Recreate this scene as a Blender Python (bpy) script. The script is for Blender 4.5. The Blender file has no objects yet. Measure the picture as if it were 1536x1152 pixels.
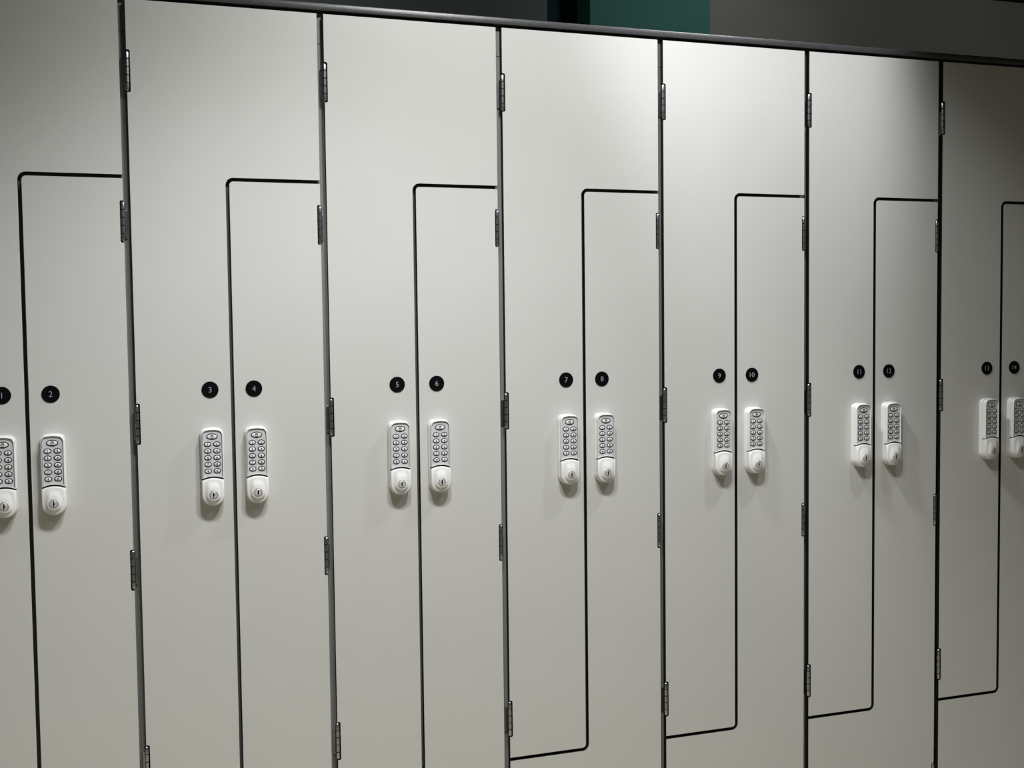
import bpy, bmesh, math
from mathutils import Vector, Matrix
C = bpy.context.scene
COL = C.collection
PI = math.pi

# ------------------------------------------------------------------ measures (metres)
T = 1.19                    # height of the number discs
PITCH = .35                 # width of a pair of lockers
GAP, SLOT = .00625, .0034   # half widths of the gap between pairs and of the slot inside a pair
TOP, BOT = T + .6968, T - 1.085
ZU, ZL = T + .3845, T - .7700
DOOR_T = .012               # door thickness: front face at y = 0
POST_Y = .0155              # front edges of the carcass panels
DEPTH = .50

# ------------------------------------------------------------------ materials
def mat(name, col, rough=.5, metal=0., spec=.5, noise=None, coat=0., bump=None):
    m = bpy.data.materials.new(name); m.use_nodes = True
    nt = m.node_tree; b = nt.nodes['Principled BSDF']
    b.inputs['Base Color'].default_value = (*col, 1)
    b.inputs['Roughness'].default_value = rough
    b.inputs['Metallic'].default_value = metal
    b.inputs['Specular IOR Level'].default_value = spec
    b.inputs['Coat Weight'].default_value = coat
    if noise:
        scale, amt, stretch = noise
        tc = nt.nodes.new('ShaderNodeTexCoord'); mp = nt.nodes.new('ShaderNodeMapping')
        mp.inputs['Scale'].default_value = stretch
        n = nt.nodes.new('ShaderNodeTexNoise'); n.inputs['Scale'].default_value = scale
        n.inputs['Detail'].default_value = 4
        r = nt.nodes.new('ShaderNodeValToRGB')
        r.color_ramp.elements[0].position = .3; r.color_ramp.elements[1].position = .7
        r.color_ramp.elements[0].color = (*[c * (1 - amt) for c in col], 1)
        r.color_ramp.elements[1].color = (*[min(1, c * (1 + amt)) for c in col], 1)
        nt.links.new(tc.outputs['Object'], mp.inputs['Vector']); nt.links.new(mp.outputs['Vector'], n.inputs['Vector'])
        nt.links.new(n.outputs['Fac'], r.inputs['Fac']); nt.links.new(r.outputs['Color'], b.inputs['Base Color'])
        if bump:
            bp = nt.nodes.new('ShaderNodeBump'); bp.inputs['Strength'].default_value = bump
            bp.inputs['Distance'].default_value = .001
            nt.links.new(n.outputs['Fac'], bp.inputs['Height']); nt.links.new(bp.outputs['Normal'], b.inputs['Normal'])
    return m
M = dict(
    door=mat('white laminate', (.66, .665, .635), .36, 0, .35, noise=(6, .012, (1, 1, 1))),
    core=mat('black laminate core', (.012, .012, .012), .6, 0, .3),
    panel=mat('grey carcass board', (.23, .23, .222), .5, 0, .4),
    divider=mat('dark grey carcass board', (.15, .15, .145), .55, 0, .3),
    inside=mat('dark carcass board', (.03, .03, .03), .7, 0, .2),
    top=mat('speckled dark grey board', (.06, .062, .064), .33, 0, .7, noise=(900, .55, (1, 1, 1)), bump=.2),
    plinth=mat('black plinth board', (.03, .03, .03), .5),
    disc=mat('black acrylic', (.003, .003, .004), .5, 0, .1),
    numeral=mat('grey lettering', (.42, .43, .44), .6),
    lock=mat('white plastic', (.88, .88, .86), .30, 0, .5),
    keypad=mat('pale grey keypad', (.66, .67, .69), .5, 0, .3, noise=(1400, .05, (1, 1, 1))),
    button=mat('clear grey button', (.92, .92, .93), .45, 0, .4),
    ring=mat('dark grey ring', (.012, .012, .013), .6, 0, .2),
    legend=mat('black legend', (.012, .012, .012), .5),
    steel=mat('brushed steel', (.52, .54, .56), .30, 1., .5, noise=(260, .12, (1, 1, .15))),
    chrome=mat('satin nickel', (.78, .77, .75), .38, .35, .5),
    black=mat('black hole', (.004, .004, .004), .8, 0, .1),
    wall_grey=mat('grey wall paint', (.20, .212, .195), .85, 0, .2, noise=(3, .06, (1, 1, 1))),
    wall_slate=mat('slate wall paint', (.14, .165, .165), .85, 0, .2, noise=(3, .06, (1, 1, 1))),
    wall_green=mat('dark green wall paint', (.058, .19, .158), .8, 0, .2, noise=(3, .05, (1, 1, 1))),
    wall_navy=mat('navy wall paint', (.006, .03, .042), .8, 0, .2),
    ceiling=mat('black ceiling paint', (.015, .016, .016), .9, 0, .1),
    floor=mat('beige vinyl floor', (.46, .42, .34), .5, 0, .4, noise=(5, .08, (1, 1, 1))),
)

# ------------------------------------------------------------------ helpers
def obj(name, bm, mats, parent=None, loc=(0, 0, 0), smooth=None):
    bmesh.ops.recalc_face_normals(bm, faces=bm.faces)
    me = bpy.data.meshes.new(name); bm.to_mesh(me); bm.free()
    for m in (mats if isinstance(mats, (list, tuple)) else [mats]): me.materials.append(m)
    if smooth is not None:
        me.shade_smooth()
        me.set_sharp_from_angle(angle=math.radians(smooth))
    o = bpy.data.objects.new(name, me); COL.objects.link(o)
    o.parent = parent; o.location = loc
    return o
def place(src, name, parent, loc):                    # a copy of one object
    o = src.copy(); COL.objects.link(o); o.name = name; o.parent = parent; o.location = loc
    return o
def thing(name, label, cat, loc, group=None):
    o = bpy.data.objects.new(name, None); COL.objects.link(o); o.empty_display_size = .05
    o.location = loc; o['label'] = label; o['category'] = cat
    if group: o['group'] = group
    return o
def box(bm, x0, x1, y0, y1, z0, z1, mi=0, bev=0):
    r = bmesh.ops.create_cube(bm, size=1, matrix=Matrix.Translation(((x0+x1)/2, (y0+y1)/2, (z0+z1)/2)) @
                              Matrix.Diagonal((x1-x0, y1-y0, z1-z0, 1)))
    fs = {f for v in r['verts'] for f in v.link_faces}
    for f in fs: f.material_index = mi
    if bev:
        es = list({e for v in r['verts'] for e in v.link_edges})
        bmesh.ops.bevel(bm, geom=es, offset=bev, segments=2, profile=.5, affect='EDGES')
def prism(bm, pts, y0, y1, front=0, side=0, back=0):  # (x, z) outline pushed from y0 (front) to y1
    a = [bm.verts.new((x, y0, z)) for x, z in pts]; b = [bm.verts.new((x, y1, z)) for x, z in pts]
    f = bm.faces.new(a); f.material_index = front
    g = bm.faces.new(b[::-1]); g.material_index = back
    n = len(pts)
    for i in range(n):
        s = bm.faces.new((a[i], b[i], b[(i+1) % n], a[(i+1) % n])); s.material_index = side
    return f
def loft(bm, rings, mi=0, cap0=False, cap1=True, mis=None):   # rings of (x, y, z), same count
    vs = [[bm.verts.new(p) for p in r] for r in rings]
    n = len(vs[0])
    for k in range(len(vs) - 1):
        for i in range(n):
            f = bm.faces.new((vs[k][i], vs[k+1][i], vs[k+1][(i+1) % n], vs[k][(i+1) % n]))
            f.material_index = mis[k] if mis else mi
    if cap1: bm.faces.new(vs[-1]).material_index = mis[-1] if mis else mi
    if cap0: bm.faces.new(vs[0][::-1]).material_index = mi
def arc(cx, cz, r, a0, a1, n=8):
    return [(cx + r*math.cos(math.radians(a0 + (a1-a0)*i/n)), cz + r*math.sin(math.radians(a0 + (a1-a0)*i/n))) for i in range(n+1)]
def ellipse(cx, cz, a, b, n=28):
    return [(cx + a*math.cos(2*PI*i/n), cz + b*math.sin(2*PI*i/n)) for i in range(n)]
def at(pts, y): return [(x, y, z) for x, z in pts]
_DG = {}
def text_into(bm, s, size, cx, cz, y, mi, depth=.0003, squeeze=1., fat=-.012):
    key = (s, fat)
    if key not in _DG:
        cu = bpy.data.curves.new('t', 'FONT'); cu.body = s; cu.size = 1; cu.resolution_u = 4; cu.offset = fat
        o = bpy.data.objects.new('t', cu); COL.objects.link(o)
        bpy.context.view_layer.update()
        me = bpy.data.meshes.new_from_object(o.evaluated_get(bpy.context.evaluated_depsgraph_get()))
        vs = [v.co.to_2d() for v in me.vertices]; fs = [tuple(p.vertices) for p in me.polygons]
        bpy.data.objects.remove(o); bpy.data.curves.remove(cu); bpy.data.meshes.remove(me)
        _DG[key] = (vs, fs)
    vs, fs = _DG[key]
    x0, x1 = min(v.x for v in vs), max(v.x for v in vs); z0, z1 = min(v.y for v in vs), max(v.y for v in vs)
    k = size / (z1 - z0)
    f3 = [bm.verts.new((cx + (v.x - (x0+x1)/2)*k*squeeze, y, cz + (v.y - (z0+z1)/2)*k)) for v in vs]
    new = []
    for f in fs:
        try: g = bm.faces.new([f3[i] for i in f]); g.material_index = mi; new.append(g)
        except ValueError: pass
    if depth:
        r = bmesh.ops.extrude_face_region(bm, geom=new)
        for e in r['geom']:
            if isinstance(e, bmesh.types.BMVert): e.co.y -= depth
            elif isinstance(e, bmesh.types.BMFace): e.material_index = mi

# ------------------------------------------------------------------ door panels (pair-local x: 0 = left boundary)
NW, NH = .0060, .0375       # hinge notch: depth into the door and half height
ODD_HINGES = [T + .571, T - .059, T - .6865]
EVEN_HINGES = [T + .3045, T - .3235, T - .9545]
def notch(xe, sgn, zc, up):                     # a rounded notch cut in a vertical door edge
    r = .003
    p = [(xe, zc - NH), *[(xe + sgn*(NW - r + r*math.sin(t*PI/6)), zc - NH + r - r*math.cos(t*PI/6)) for t in range(4)],
         *[(xe + sgn*(NW - r + r*math.cos(t*PI/6)), zc + NH - r + r*math.sin(t*PI/6)) for t in range(4)], (xe, zc + NH)]
    return p if up else p[::-1]
S = PITCH / 2
RO, RI = .0140, .0072
def odd_outline():
    p = [(GAP, TOP), (PITCH - GAP, TOP), (PITCH - GAP, ZU + SLOT)]
    p += arc(S - SLOT + RO, ZU + SLOT - RO, RO, 90, 180)
    p += arc(S - SLOT - RI, ZL + SLOT + RI, RI, 0, -90)
    p += [(GAP, ZL + SLOT)]
    for z in sorted(ODD_HINGES): p += notch(GAP, 1, z, True)
    return p
def even_outline():
    p = arc(S + SLOT + RI, ZU - SLOT - RI, RI, 180, 90)
    p += [(PITCH - GAP, ZU - SLOT)]
    for z in sorted(EVEN_HINGES, reverse=True): p += notch(PITCH - GAP, -1, z, False)
    p += [(PITCH - GAP, BOT), (GAP, BOT), (GAP, ZL - SLOT)]
    p += arc(S + SLOT - RO, ZL - SLOT + RO, RO, -90, 0)
    return p
def door_bm(pts, dx):
    bm = bmesh.new()
    prism(bm, [(x - dx, z) for x, z in pts], 0, DOOR_T, 0, 1, 0)
    return bm
ODX, EDX = PITCH * .25, PITCH * .75

# ------------------------------------------------------------------ carcass parts
def side_panel_bm(dx):                          # the upright shared edge seen in the gap, with its joint below the top
    bm = bmesh.new()
    box(bm, -.0080 - dx, .0080 - dx, POST_Y, DEPTH, BOT - .02, TOP - .0526)
    box(bm, -.0080 - dx, .0080 - dx, POST_Y, DEPTH, TOP - .0514, TOP + .0035)
    return bm
def partition_bm(dx):                           # the Z-shaped board behind the slot
    bm = bmesh.new(); h = .008
    pts = [(.0082, ZL - h), (S + h, ZL - h), (S + h, ZU - h), (PITCH - .0082, ZU - h), (PITCH - .0082, ZU + h), (S - h, ZU + h),
           (S - h, ZL + h), (.0082, ZL + h)]
    prism(bm, [(x - dx, z) for x, z in pts], POST_Y + .0005, DEPTH - .007)
    return bm
def back_bm(x0, x1, z0, z1, dx):
    bm = bmesh.new(); box(bm, x0 - dx, x1 - dx, DEPTH - .006, DEPTH, z0, z1); return bm
def top_rail_bm(dx):
    bm = bmesh.new(); box(bm, .0082 - dx, PITCH - .0082 - dx, POST_Y, DEPTH - .007, TOP - .018, TOP + .0035); return bm
def bottom_bm(dx):
    bm = bmesh.new(); box(bm, .0082 - dx, PITCH - .0082 - dx, POST_Y, DEPTH - .007, BOT - .018, BOT); return bm

# ------------------------------------------------------------------ hinge (origin at knuckle centre)
def hinge_barrel():
    bm = bmesh.new(); r, h = .0039, .0355
    n = 14; rings = []
    seams = [-.0213, -.0071, .0071, .0213]
    prof = [(-h, r*.45), (-h + .0012, r*.82), (-h + .0032, r)]
    for s in seams: prof += [(s - .0008, r), (s - .0006, r*.62), (s + .0006, r*.62), (s + .0008, r)]
    prof += [(h - .0032, r), (h - .0012, r*.82), (h, r*.45)]
    rings = [[(q*math.cos(2*PI*i/n), q*math.sin(2*PI*i/n), z) for i in range(n)] for z, q in prof]
    dark = [1 if abs(abs(z) - .0071) < .0009 and q < r or abs(abs(z) - .0213) < .0009 and q < r else 0 for z, q in prof]
    loft(bm, rings, cap0=True, mis=dark)
    return bm
def hinge_leaf(sgn):                            # the leaf screwed to the carcass edge, seen in the gap
    bm = bmesh.new()
    x0, x1 = sorted((-sgn*.0072, sgn*.0005))
    box(bm, x0, x1, .0100, .0126, -.0290, .0215, bev=.0007)
    return bm

# ------------------------------------------------------------------ keypad lock (origin on the door face, at the top of the lock)
LH, LW = .1430, .0207
def lock_outline(ins, z_top=0., n=8):           # whole silhouette, flat arched top and round bottom, going round anticlockwise from the left
    w = LW - ins; rt = .0125 - ins*.6; top = z_top - ins; bot = -LH + ins
    rb = w * .97
    p = []
    p += arc(-w + rb, bot + rb, rb, 180, 270, 12)
    p += arc(w - rb, bot + rb, rb, 270, 360, 12)
    p += arc(w - rt, top - rt, rt, 0, 60, n)
    # shallow arch between the two shoulders
    xs = w - rt + rt*math.cos(math.radians(60)); zs = top - rt + rt*math.sin(math.radians(60))
    for i in range(1, 8):
        t = i/8; x = xs*(1 - 2*t)
        p.append((x, zs + (top - zs)*(1 - (x/xs)**2)))
    p += arc(-w + rt, top - rt, rt, 120, 180, n)
    return p
ARC_TOP, ARC_END = -.0895, -.0945
def seam_pts(w, dz, n=12):                      # the arch between the keypad and the cover, left to right
    out = []
    for i in range(n + 1):
        x = -w + 2*w*i/n
        out.append((x, ARC_TOP + (ARC_END - ARC_TOP)*(x/LW)**2 + dz))
    return out
def upper_outline(ins, dz, tw=None):            # outline of the keypad half: arch below, shoulders above
    w = LW - ins; rt = .0125 - ins*.6; top = -ins
    p = seam_pts(w, dz)
    p += arc(w - rt, top - rt, rt, 0, 60, 8)
    xs = w - rt + rt*math.cos(math.radians(60)); zs = top - rt + rt*math.sin(math.radians(60))
    for i in range(1, 8):
        t = i/8; x = xs*(1 - 2*t)
        p.append((x, zs + (top - zs)*(1 - (x/xs)**2)))
    p += arc(-w + rt, top - rt, rt, 120, 180, 8)
    return p
KEYZ = -.1215
def make_lock():
    bm = bmesh.new()
    # base plate against the door, with the dark seam the two halves leave between them
    loft(bm, [at(lock_outline(0), 0), at(lock_outline(0), -.0080), at(lock_outline(.0004), -.0090), at(lock_outline(.0014), -.0096), at(lock_outline(.0020), -.0096), at(lock_outline(.0022), -.0088)], 0, cap0=True)
    w = LW - .0014
    pts = seam_pts(w, -.0022) + seam_pts(w, .0012)[::-1]
    prism(bm, pts, -.0125, -.0086, 1, 1, 1)
    root = obj('keypad_lock', bm, [M['lock'], M['legend']], smooth=35)
    # keypad half of the housing: a rim round the sunken keypad
    bm = bmesh.new()
    U = lambda ins, dz: upper_outline(ins, dz)
    loft(bm, [at(U(.0018, .0008), -.0086), at(U(.0018, .0009), -.0165), at(U(.0021, .0012), -.0185), at(U(.0025, .0017), -.0195),
              at(U(.0029, .0021), -.0196), at(U(.0032, .0024), -.0193), at(U(.0033, .0025), -.0160), at(U(.0050, .0042), -.0158)],
         mis=[0, 0, 0, 0, 0, 0, 1, 1], cap1=True)  # recess floor coloured dark, standing in for the shade round the keypad
    obj('housing', bm, [M['lock'], M['ring']], root, smooth=40)
    bm = bmesh.new()
    loft(bm, [at(U(.0040, .0027), -.0159), at(U(.0040, .0027), -.0168), at(U(.0042, .0029), -.0170)], 0, cap0=True)
    obj('keypad', bm, M['keypad'], root, smooth=30)
    # buttons
    def button(name, cx, cz, a, b, s, loc):
        bm = bmesh.new()
        E = lambda k, y: at(ellipse(0, 0, a*k, b*k), y)
        d = .0015
        E2 = lambda e, y: at(ellipse(0, 0, a - e, b - e), y)
        loft(bm, [E2(0, 0), E2(0, -.0004), E2(.0002, -.0006), E2(d, -.0006), E2(d + .0001, -.0004), E2(d + .0004, -.0007), E2(d + .0013, -.0009)],
             mis=[1, 1, 1, 1, 0, 0, 0], cap0=True)
        if s == 'logo':
            r1 = .0030; n = 20
            for a0, a1, ri, ro, dz in ((-50, 230, .0020, .0029, .0004), (-40, 220, .0006, .0013, .0004)):
                o_ = arc(0, dz, ro, a0, a1, n) + arc(0, dz, ri, a1, a0, n)
                prism(bm, o_, -.0012, -.0007, 2, 2, 2)
            prism(bm, [(-.0022, -.0036), (.0022, -.0036), (.0022, -.0025), (-.0022, -.0025)], -.0012, -.0007, 2, 2, 2)
        else:
            text_into(bm, s, .0048, 0, 0, -.0009, 2, .0002, .95, .028)
        return obj(name, bm, [M['button'], M['ring'], M['legend']], root, loc, smooth=40)
    button('logo_button', 0, 0, .0101, .0058, 'logo', (0, -.01698, -.0152))
    for k, s in enumerate('1234567890'):
        button('button', 0, 0, .0066, .0049, s, ((-.0081, .0081)[k % 2], -.01698, -.0292 - .0123*(k//2)))
    # cover: domed up to a collar round the key cylinder
    bm = bmesh.new()
    def cover_ring(ins, dz):
        w = LW - ins; rb = w*.97; bot = -LH + ins
        return seam_pts(w, dz, 16)[::-1] + arc(-w + rb, bot + rb, rb, 180, 270, 12) + arc(w - rb, bot + rb, rb, 270, 360, 12)
    edge = cover_ring(.0010, -.0019)
    kr = .0096
    def blend(t, k):                            # t = 0 at the outline, 1 at the collar
        src = cover_ring(.0034, -.0029); out = []
        for x, z in src:
            a = math.atan2(z - KEYZ, x); q = (kr*math.cos(a), KEYZ + kr*math.sin(a))
            out.append([x + (q[0] - x)*t, k, z + (q[1] - z)*t])
        for _ in range(int(14*min(1, t*3)*(1 - t))):    # round the corners off towards the collar
            out = [[(out[i-1][0] + 2*out[i][0] + out[(i+1) % len(out)][0])/4, k, (out[i-1][2] + 2*out[i][2] + out[(i+1) % len(out)][2])/4]
                   for i in range(len(out))]
        return [tuple(o) for o in out]
    rings = [at(edge, -.0086), at(cover_ring(.0008, -.0019), -.0160), at(cover_ring(.0011, -.0021), -.0192),
             at(cover_ring(.0019, -.0024), -.0205), at(cover_ring(.0034, -.0029), -.0211)]
    for t in (.12, .24, .36, .48, .6, .72, .84, .93, 1.):
        rings.append(blend(t, -.0211 - .0052*(t*t*(3 - 2*t))))
    rings.append(at([(x*.95, KEYZ + (z - KEYZ)*.95) for x, _, z in rings[-1]], -.0266))
    rings.append(at([(x*.91, KEYZ + (z - KEYZ)*.91) for x, _, z in rings[-2]], -.0264))
    rings.append(at([(x*.91, KEYZ + (z - KEYZ)*.91) for x, _, z in rings[-3]], -.0245))
    loft(bm, rings)
    obj('lock_cover', bm, M['lock'], root, smooth=50)
    # key cylinder with a ring and a keyhole
    bm = bmesh.new()
    R = lambda r, y: at([(x, z) for x, z in ellipse(0, 0, r, r, 36)], y)
    loft(bm, [R(.0085, 0), R(.0085, -.0020), R(.0081, -.0024), R(.0071, -.0024), R(.0069, -.0016), R(.0065, -.0016), R(.0063, -.0025), R(.0058, -.0028)],
         mis=[0, 0, 0, 1, 1, 0, 0, 0], cap0=True)
    obj('key_cylinder', bm, [M['chrome'], M['ring']], root, (0, -.0246, KEYZ), smooth=30)
    bm = bmesh.new()
    z = .0050
    prism(bm, [(-.0009, -z), (.0007, -z), (.0007, -.002), (.0015, -.0012), (.0015, .0014), (.0009, .0022), (.0009, z), (-.0009, z), (-.0009, .0012), (-.0015, .0004), (-.0015, -.0014), (-.0009, -.002)],
          -.0002, .0003)
    obj('keyhole', bm, M['black'], root, (0, -.0246 - .0028, KEYZ))
    return root

def disc(n, parent, loc):
    bm = bmesh.new()
    R = lambda r, y: at(ellipse(0, 0, r, r, 48), y)
    loft(bm, [R(.0151, 0), R(.0151, -.0012), R(.0148, -.0015)], cap0=True)
    d = obj('number_disc', bm, M['disc'], parent, loc, smooth=30)
    d['label'] = 'black disc with the number %d' % n
    bm = bmesh.new()
    text_into(bm, str(n), .0100, 0, 0, 0, 0, .0002)
    obj('numeral', bm, M['numeral'], d, (0, -.0015, 0))
    return d

# ------------------------------------------------------------------ the fourteen lockers
LOCK = make_lock()
LOCK_KIDS = list(LOCK.children)
lock_used = [False]
def place_lock(parent, loc):
    if not lock_used[0]:
        lock_used[0] = True; LOCK.parent = parent; LOCK.location = loc; return LOCK
    r = place(LOCK, 'keypad_lock', parent, loc)
    for k in LOCK_KIDS: place(k, k.name.split('.')[0], r, k.location)
    return r
proto = {}
def part(key, name, maker, m, parent, loc=(0, 0, 0), **kw):
    if key in proto: return place(proto[key], name, parent, loc)
    proto[key] = obj(name, maker(), m, parent, loc, **kw); return proto[key]
def hinge(parent, x, z, sgn):
    h = part('barrel', 'hinge', hinge_barrel, [M['steel'], M['core']], parent, (x, .0020, z), smooth=50)
    part('leaf%d' % sgn, 'hinge_leaf', lambda: hinge_leaf(sgn), M['steel'], h, (0, 0, 0))
LOOK = {
    1: 'white locker 1, cut off by the left edge of the photo',
    2: 'white locker 2, wide below and narrow above, hinged right, nearest whole door on the left',
    3: 'white locker 3, wide-topped door between lockers 2 and 4, hinged on its left',
    4: 'white locker 4 with the narrow upper leg right of door 3, hinged on its right',
    5: 'white locker 5, wide-topped door between lockers 4 and 6, hinged on its left',
    6: 'white locker 6 with the narrow upper leg right of door 5, hinged on its right',
    7: 'white locker 7, wide-topped door right in the middle of the row, hinged on its left',
    8: 'white locker 8 with the narrow upper leg right of door 7, hinged on its right',
    9: 'white locker 9, wide-topped door brightly lit along its top under the green wall',
    10: 'white locker 10 with the narrow upper leg right of door 9, hinged on its right',
    11: 'white locker 11, wide-topped door half lit and half shaded at its top right',
    12: 'white locker 12 with the narrow upper leg right of door 11, hinged on its right',
    13: 'white locker 13, last wide-topped door on the right, its top in shade',
    14: 'white locker 14, narrow sliver cut off by the right edge of the photo',
}
GRP = 'numbered white lockers in a row'
for p in range(7):
    B = (p - 1) * PITCH
    n = 2*p + 1
    o = thing('locker', LOOK[n], 'locker', (B + ODX, 0, BOT - .02), GRP)
    off = (0, 0, -(BOT - .02))
    part('odd', 'door', lambda: door_bm(odd_outline(), ODX), [M['door'], M['core']], o, off)
    part('side', 'side_panel', lambda: side_panel_bm(ODX), M['panel'], o, off)
    part('partition', 'partition', lambda: partition_bm(ODX), M['divider'], o, off)
    part('toprail', 'top_panel', lambda: top_rail_bm(ODX), M['inside'], o, off)
    part('oback', 'back_panel', lambda: back_bm(.0082, PITCH - .0082, ZU - .01, TOP - .02, ODX), M['inside'], o, off)
    for z in ODD_HINGES: hinge(o, .0066 - ODX, z + off[2], 1)
    disc(n, o, (S - .0400 - ODX, 0, T + off[2]))
    place_lock(o, (S - .0396 - ODX, 0, T - .0698 + off[2]))
    n += 1
    e = thing('locker', LOOK[n], 'locker', (B + EDX, 0, BOT - .02), GRP)
    part('even', 'door', lambda: door_bm(even_outline(), EDX), [M['door'], M['core']], e, off)
    part('bottom', 'bottom_panel', lambda: bottom_bm(EDX), M['inside'], e, off)
    part('eback', 'back_panel', lambda: back_bm(.0082, PITCH - .0082, BOT + .001, ZU - .012, EDX), M['inside'], e, off)
    for z in EVEN_HINGES: hinge(e, PITCH - .0070 - EDX, z + off[2], -1)
    disc(n, e, (S + .0388 - EDX, 0, T + off[2]))
    place_lock(e, (S + .0400 - EDX, 0, T - .0698 + off[2]))

X0, X1 = -PITCH - .010, 6*PITCH + .010
bm = bmesh.new(); box(bm, X0 - .01, X1 + .01, -.0015, DEPTH + .01, TOP + .0062, TOP + .0192, bev=.0012)
o = obj('worktop', bm, M['top'], smooth=30)
o['label'] = 'long dark speckled worktop lying across the tops of all the lockers'; o['category'] = 'worktop'
bm = bmesh.new(); box(bm, X0 + .004, X1 - .004, POST_Y - .006, DEPTH, TOP + .0036, TOP + .0061)
r = obj('trim_1', bm, M['plinth']); r['kind'] = 'structure'
bm = bmesh.new(); box(bm, X0, X1, .05, DEPTH - .02, 0, BOT - .0201)
r = obj('baseboard_front', bm, M['plinth']); r['kind'] = 'structure'

# ------------------------------------------------------------------ the room
WY, CZ = 1.5, 2.563
def struct(name, m, *b, **k):
    bm = bmesh.new(); box(bm, *b, **k); o = obj(name, bm, m); o['kind'] = 'structure'; return o
struct('floor', M['floor'], -3.2, 5.6, -4.2, WY + .3, -.05, 0)
struct('wall_back', M['wall_grey'], 1.977, 5.6, WY, WY + .15, 0, CZ)
struct('wall_middle', M['wall_green'], 1.513, 1.977, WY, WY + .15, 0, CZ)
struct('wall_recess', M['wall_navy'], 1.3555, 1.5125, WY + .12, WY + .20, 0, CZ)
struct('wall_left', M['wall_slate'], -3.2, 1.355, WY, WY + .15, 0, CZ)
struct('ceiling', M['ceiling'], -3.2, 5.6, -4.2, WY + .3, CZ, CZ + .1)

# ------------------------------------------------------------------ light
def spot(name, x, y, z, tx, ty, tz, energy, deg, blend, radius, col):
    l = bpy.data.lights.new(name, 'SPOT'); l.energy = energy; l.spot_size = math.radians(deg); l.spot_blend = blend
    l.shadow_soft_size = radius; l.color = col
    o = bpy.data.objects.new(name, l); COL.objects.link(o); o.location = (x, y, z)
    o.rotation_euler = (Vector((tx, ty, tz)) - Vector((x, y, z))).to_track_quat('-Z', 'Y').to_euler()
    return o
spot('downlight', .30, -.95, 2.53, .30, -.83, 0, 72, 106, .60, .09, (1, 1, 1.04))
spot('downlight.001', 1.60, -.50, 2.53, .80, 0, 1.75, 29, 100, .45, .05, (1, 1, 1.04))
spot('lock_side_fill', .55, -.32, 2.53, 1.90, 0, .98, 62, 42, .8, .08, (1, 1, 1.02))  # added lamp, no known fixture: brightens the left sides of the right-hand locks
spot('wall_washer', .67, -1.0, 2.53, .67, 0, 1.1, 75, 100, 1., .09, (1, 1, .99))
spot('room_downlight', -.60, -1.75, 2.53, -.60, -1.65, 0, 60, 112, 1., .06, (1.02, 1, .82))
spot('room_downlight.001', .40, -1.75, 2.53, .40, -1.65, 0, 35, 112, 1., .06, (1.02, 1, .82))
spot('room_downlight.002', 1.60, -1.75, 2.53, 1.60, -1.65, 0, 36, 112, 1., .06, (1.02, 1, .82))
spot('back_wall_fill', 1.95, .75, 2.50, 1.95, 1.5, 2.35, 6.5, 150, 1., .05, (1, .99, .95))  # added lamps without known fixtures, lifting the dark wall behind the lockers
spot('back_wall_fill.001', 3.15, .75, 2.50, 3.15, 1.5, 2.3, 2.2, 150, 1., .05, (1, .99, .93))
spot('back_wall_fill.002', .45, .75, 2.50, .45, 1.5, 2.3, 2.8, 150, 1., .05, (1, .99, .97))
w = bpy.data.worlds.new('room'); C.world = w; w.use_nodes = True
w.node_tree.nodes['Background'].inputs['Color'].default_value = (1, .995, .86, 1)
w.node_tree.nodes['Background'].inputs['Strength'].default_value = .055

# ------------------------------------------------------------------ camera
cam = bpy.data.cameras.new('camera'); co = bpy.data.objects.new('camera', cam); COL.objects.link(co)
R = Vector((.94973242, -.31283715, -.01188449)); U = Vector((.02709847, .04432933, .99864938)); F = Vector((.31188779, .94877175, -.05057841))
co.matrix_world = Matrix(((R.x, U.x, -F.x, .02975), (R.y, U.y, -F.y, -2.09732), (R.z, U.z, -F.z, T + .1064), (0, 0, 0, 1)))
cam.sensor_fit = 'HORIZONTAL'; cam.sensor_width = 36; cam.lens = 36 * 1655.41 / 1536
cam.clip_start = .02
C.camera = co
v = C.view_settings
v.view_transform = 'Standard'; v.look = 'None'; v.gamma = 1; v.use_curve_mapping = False; v.exposure = 0
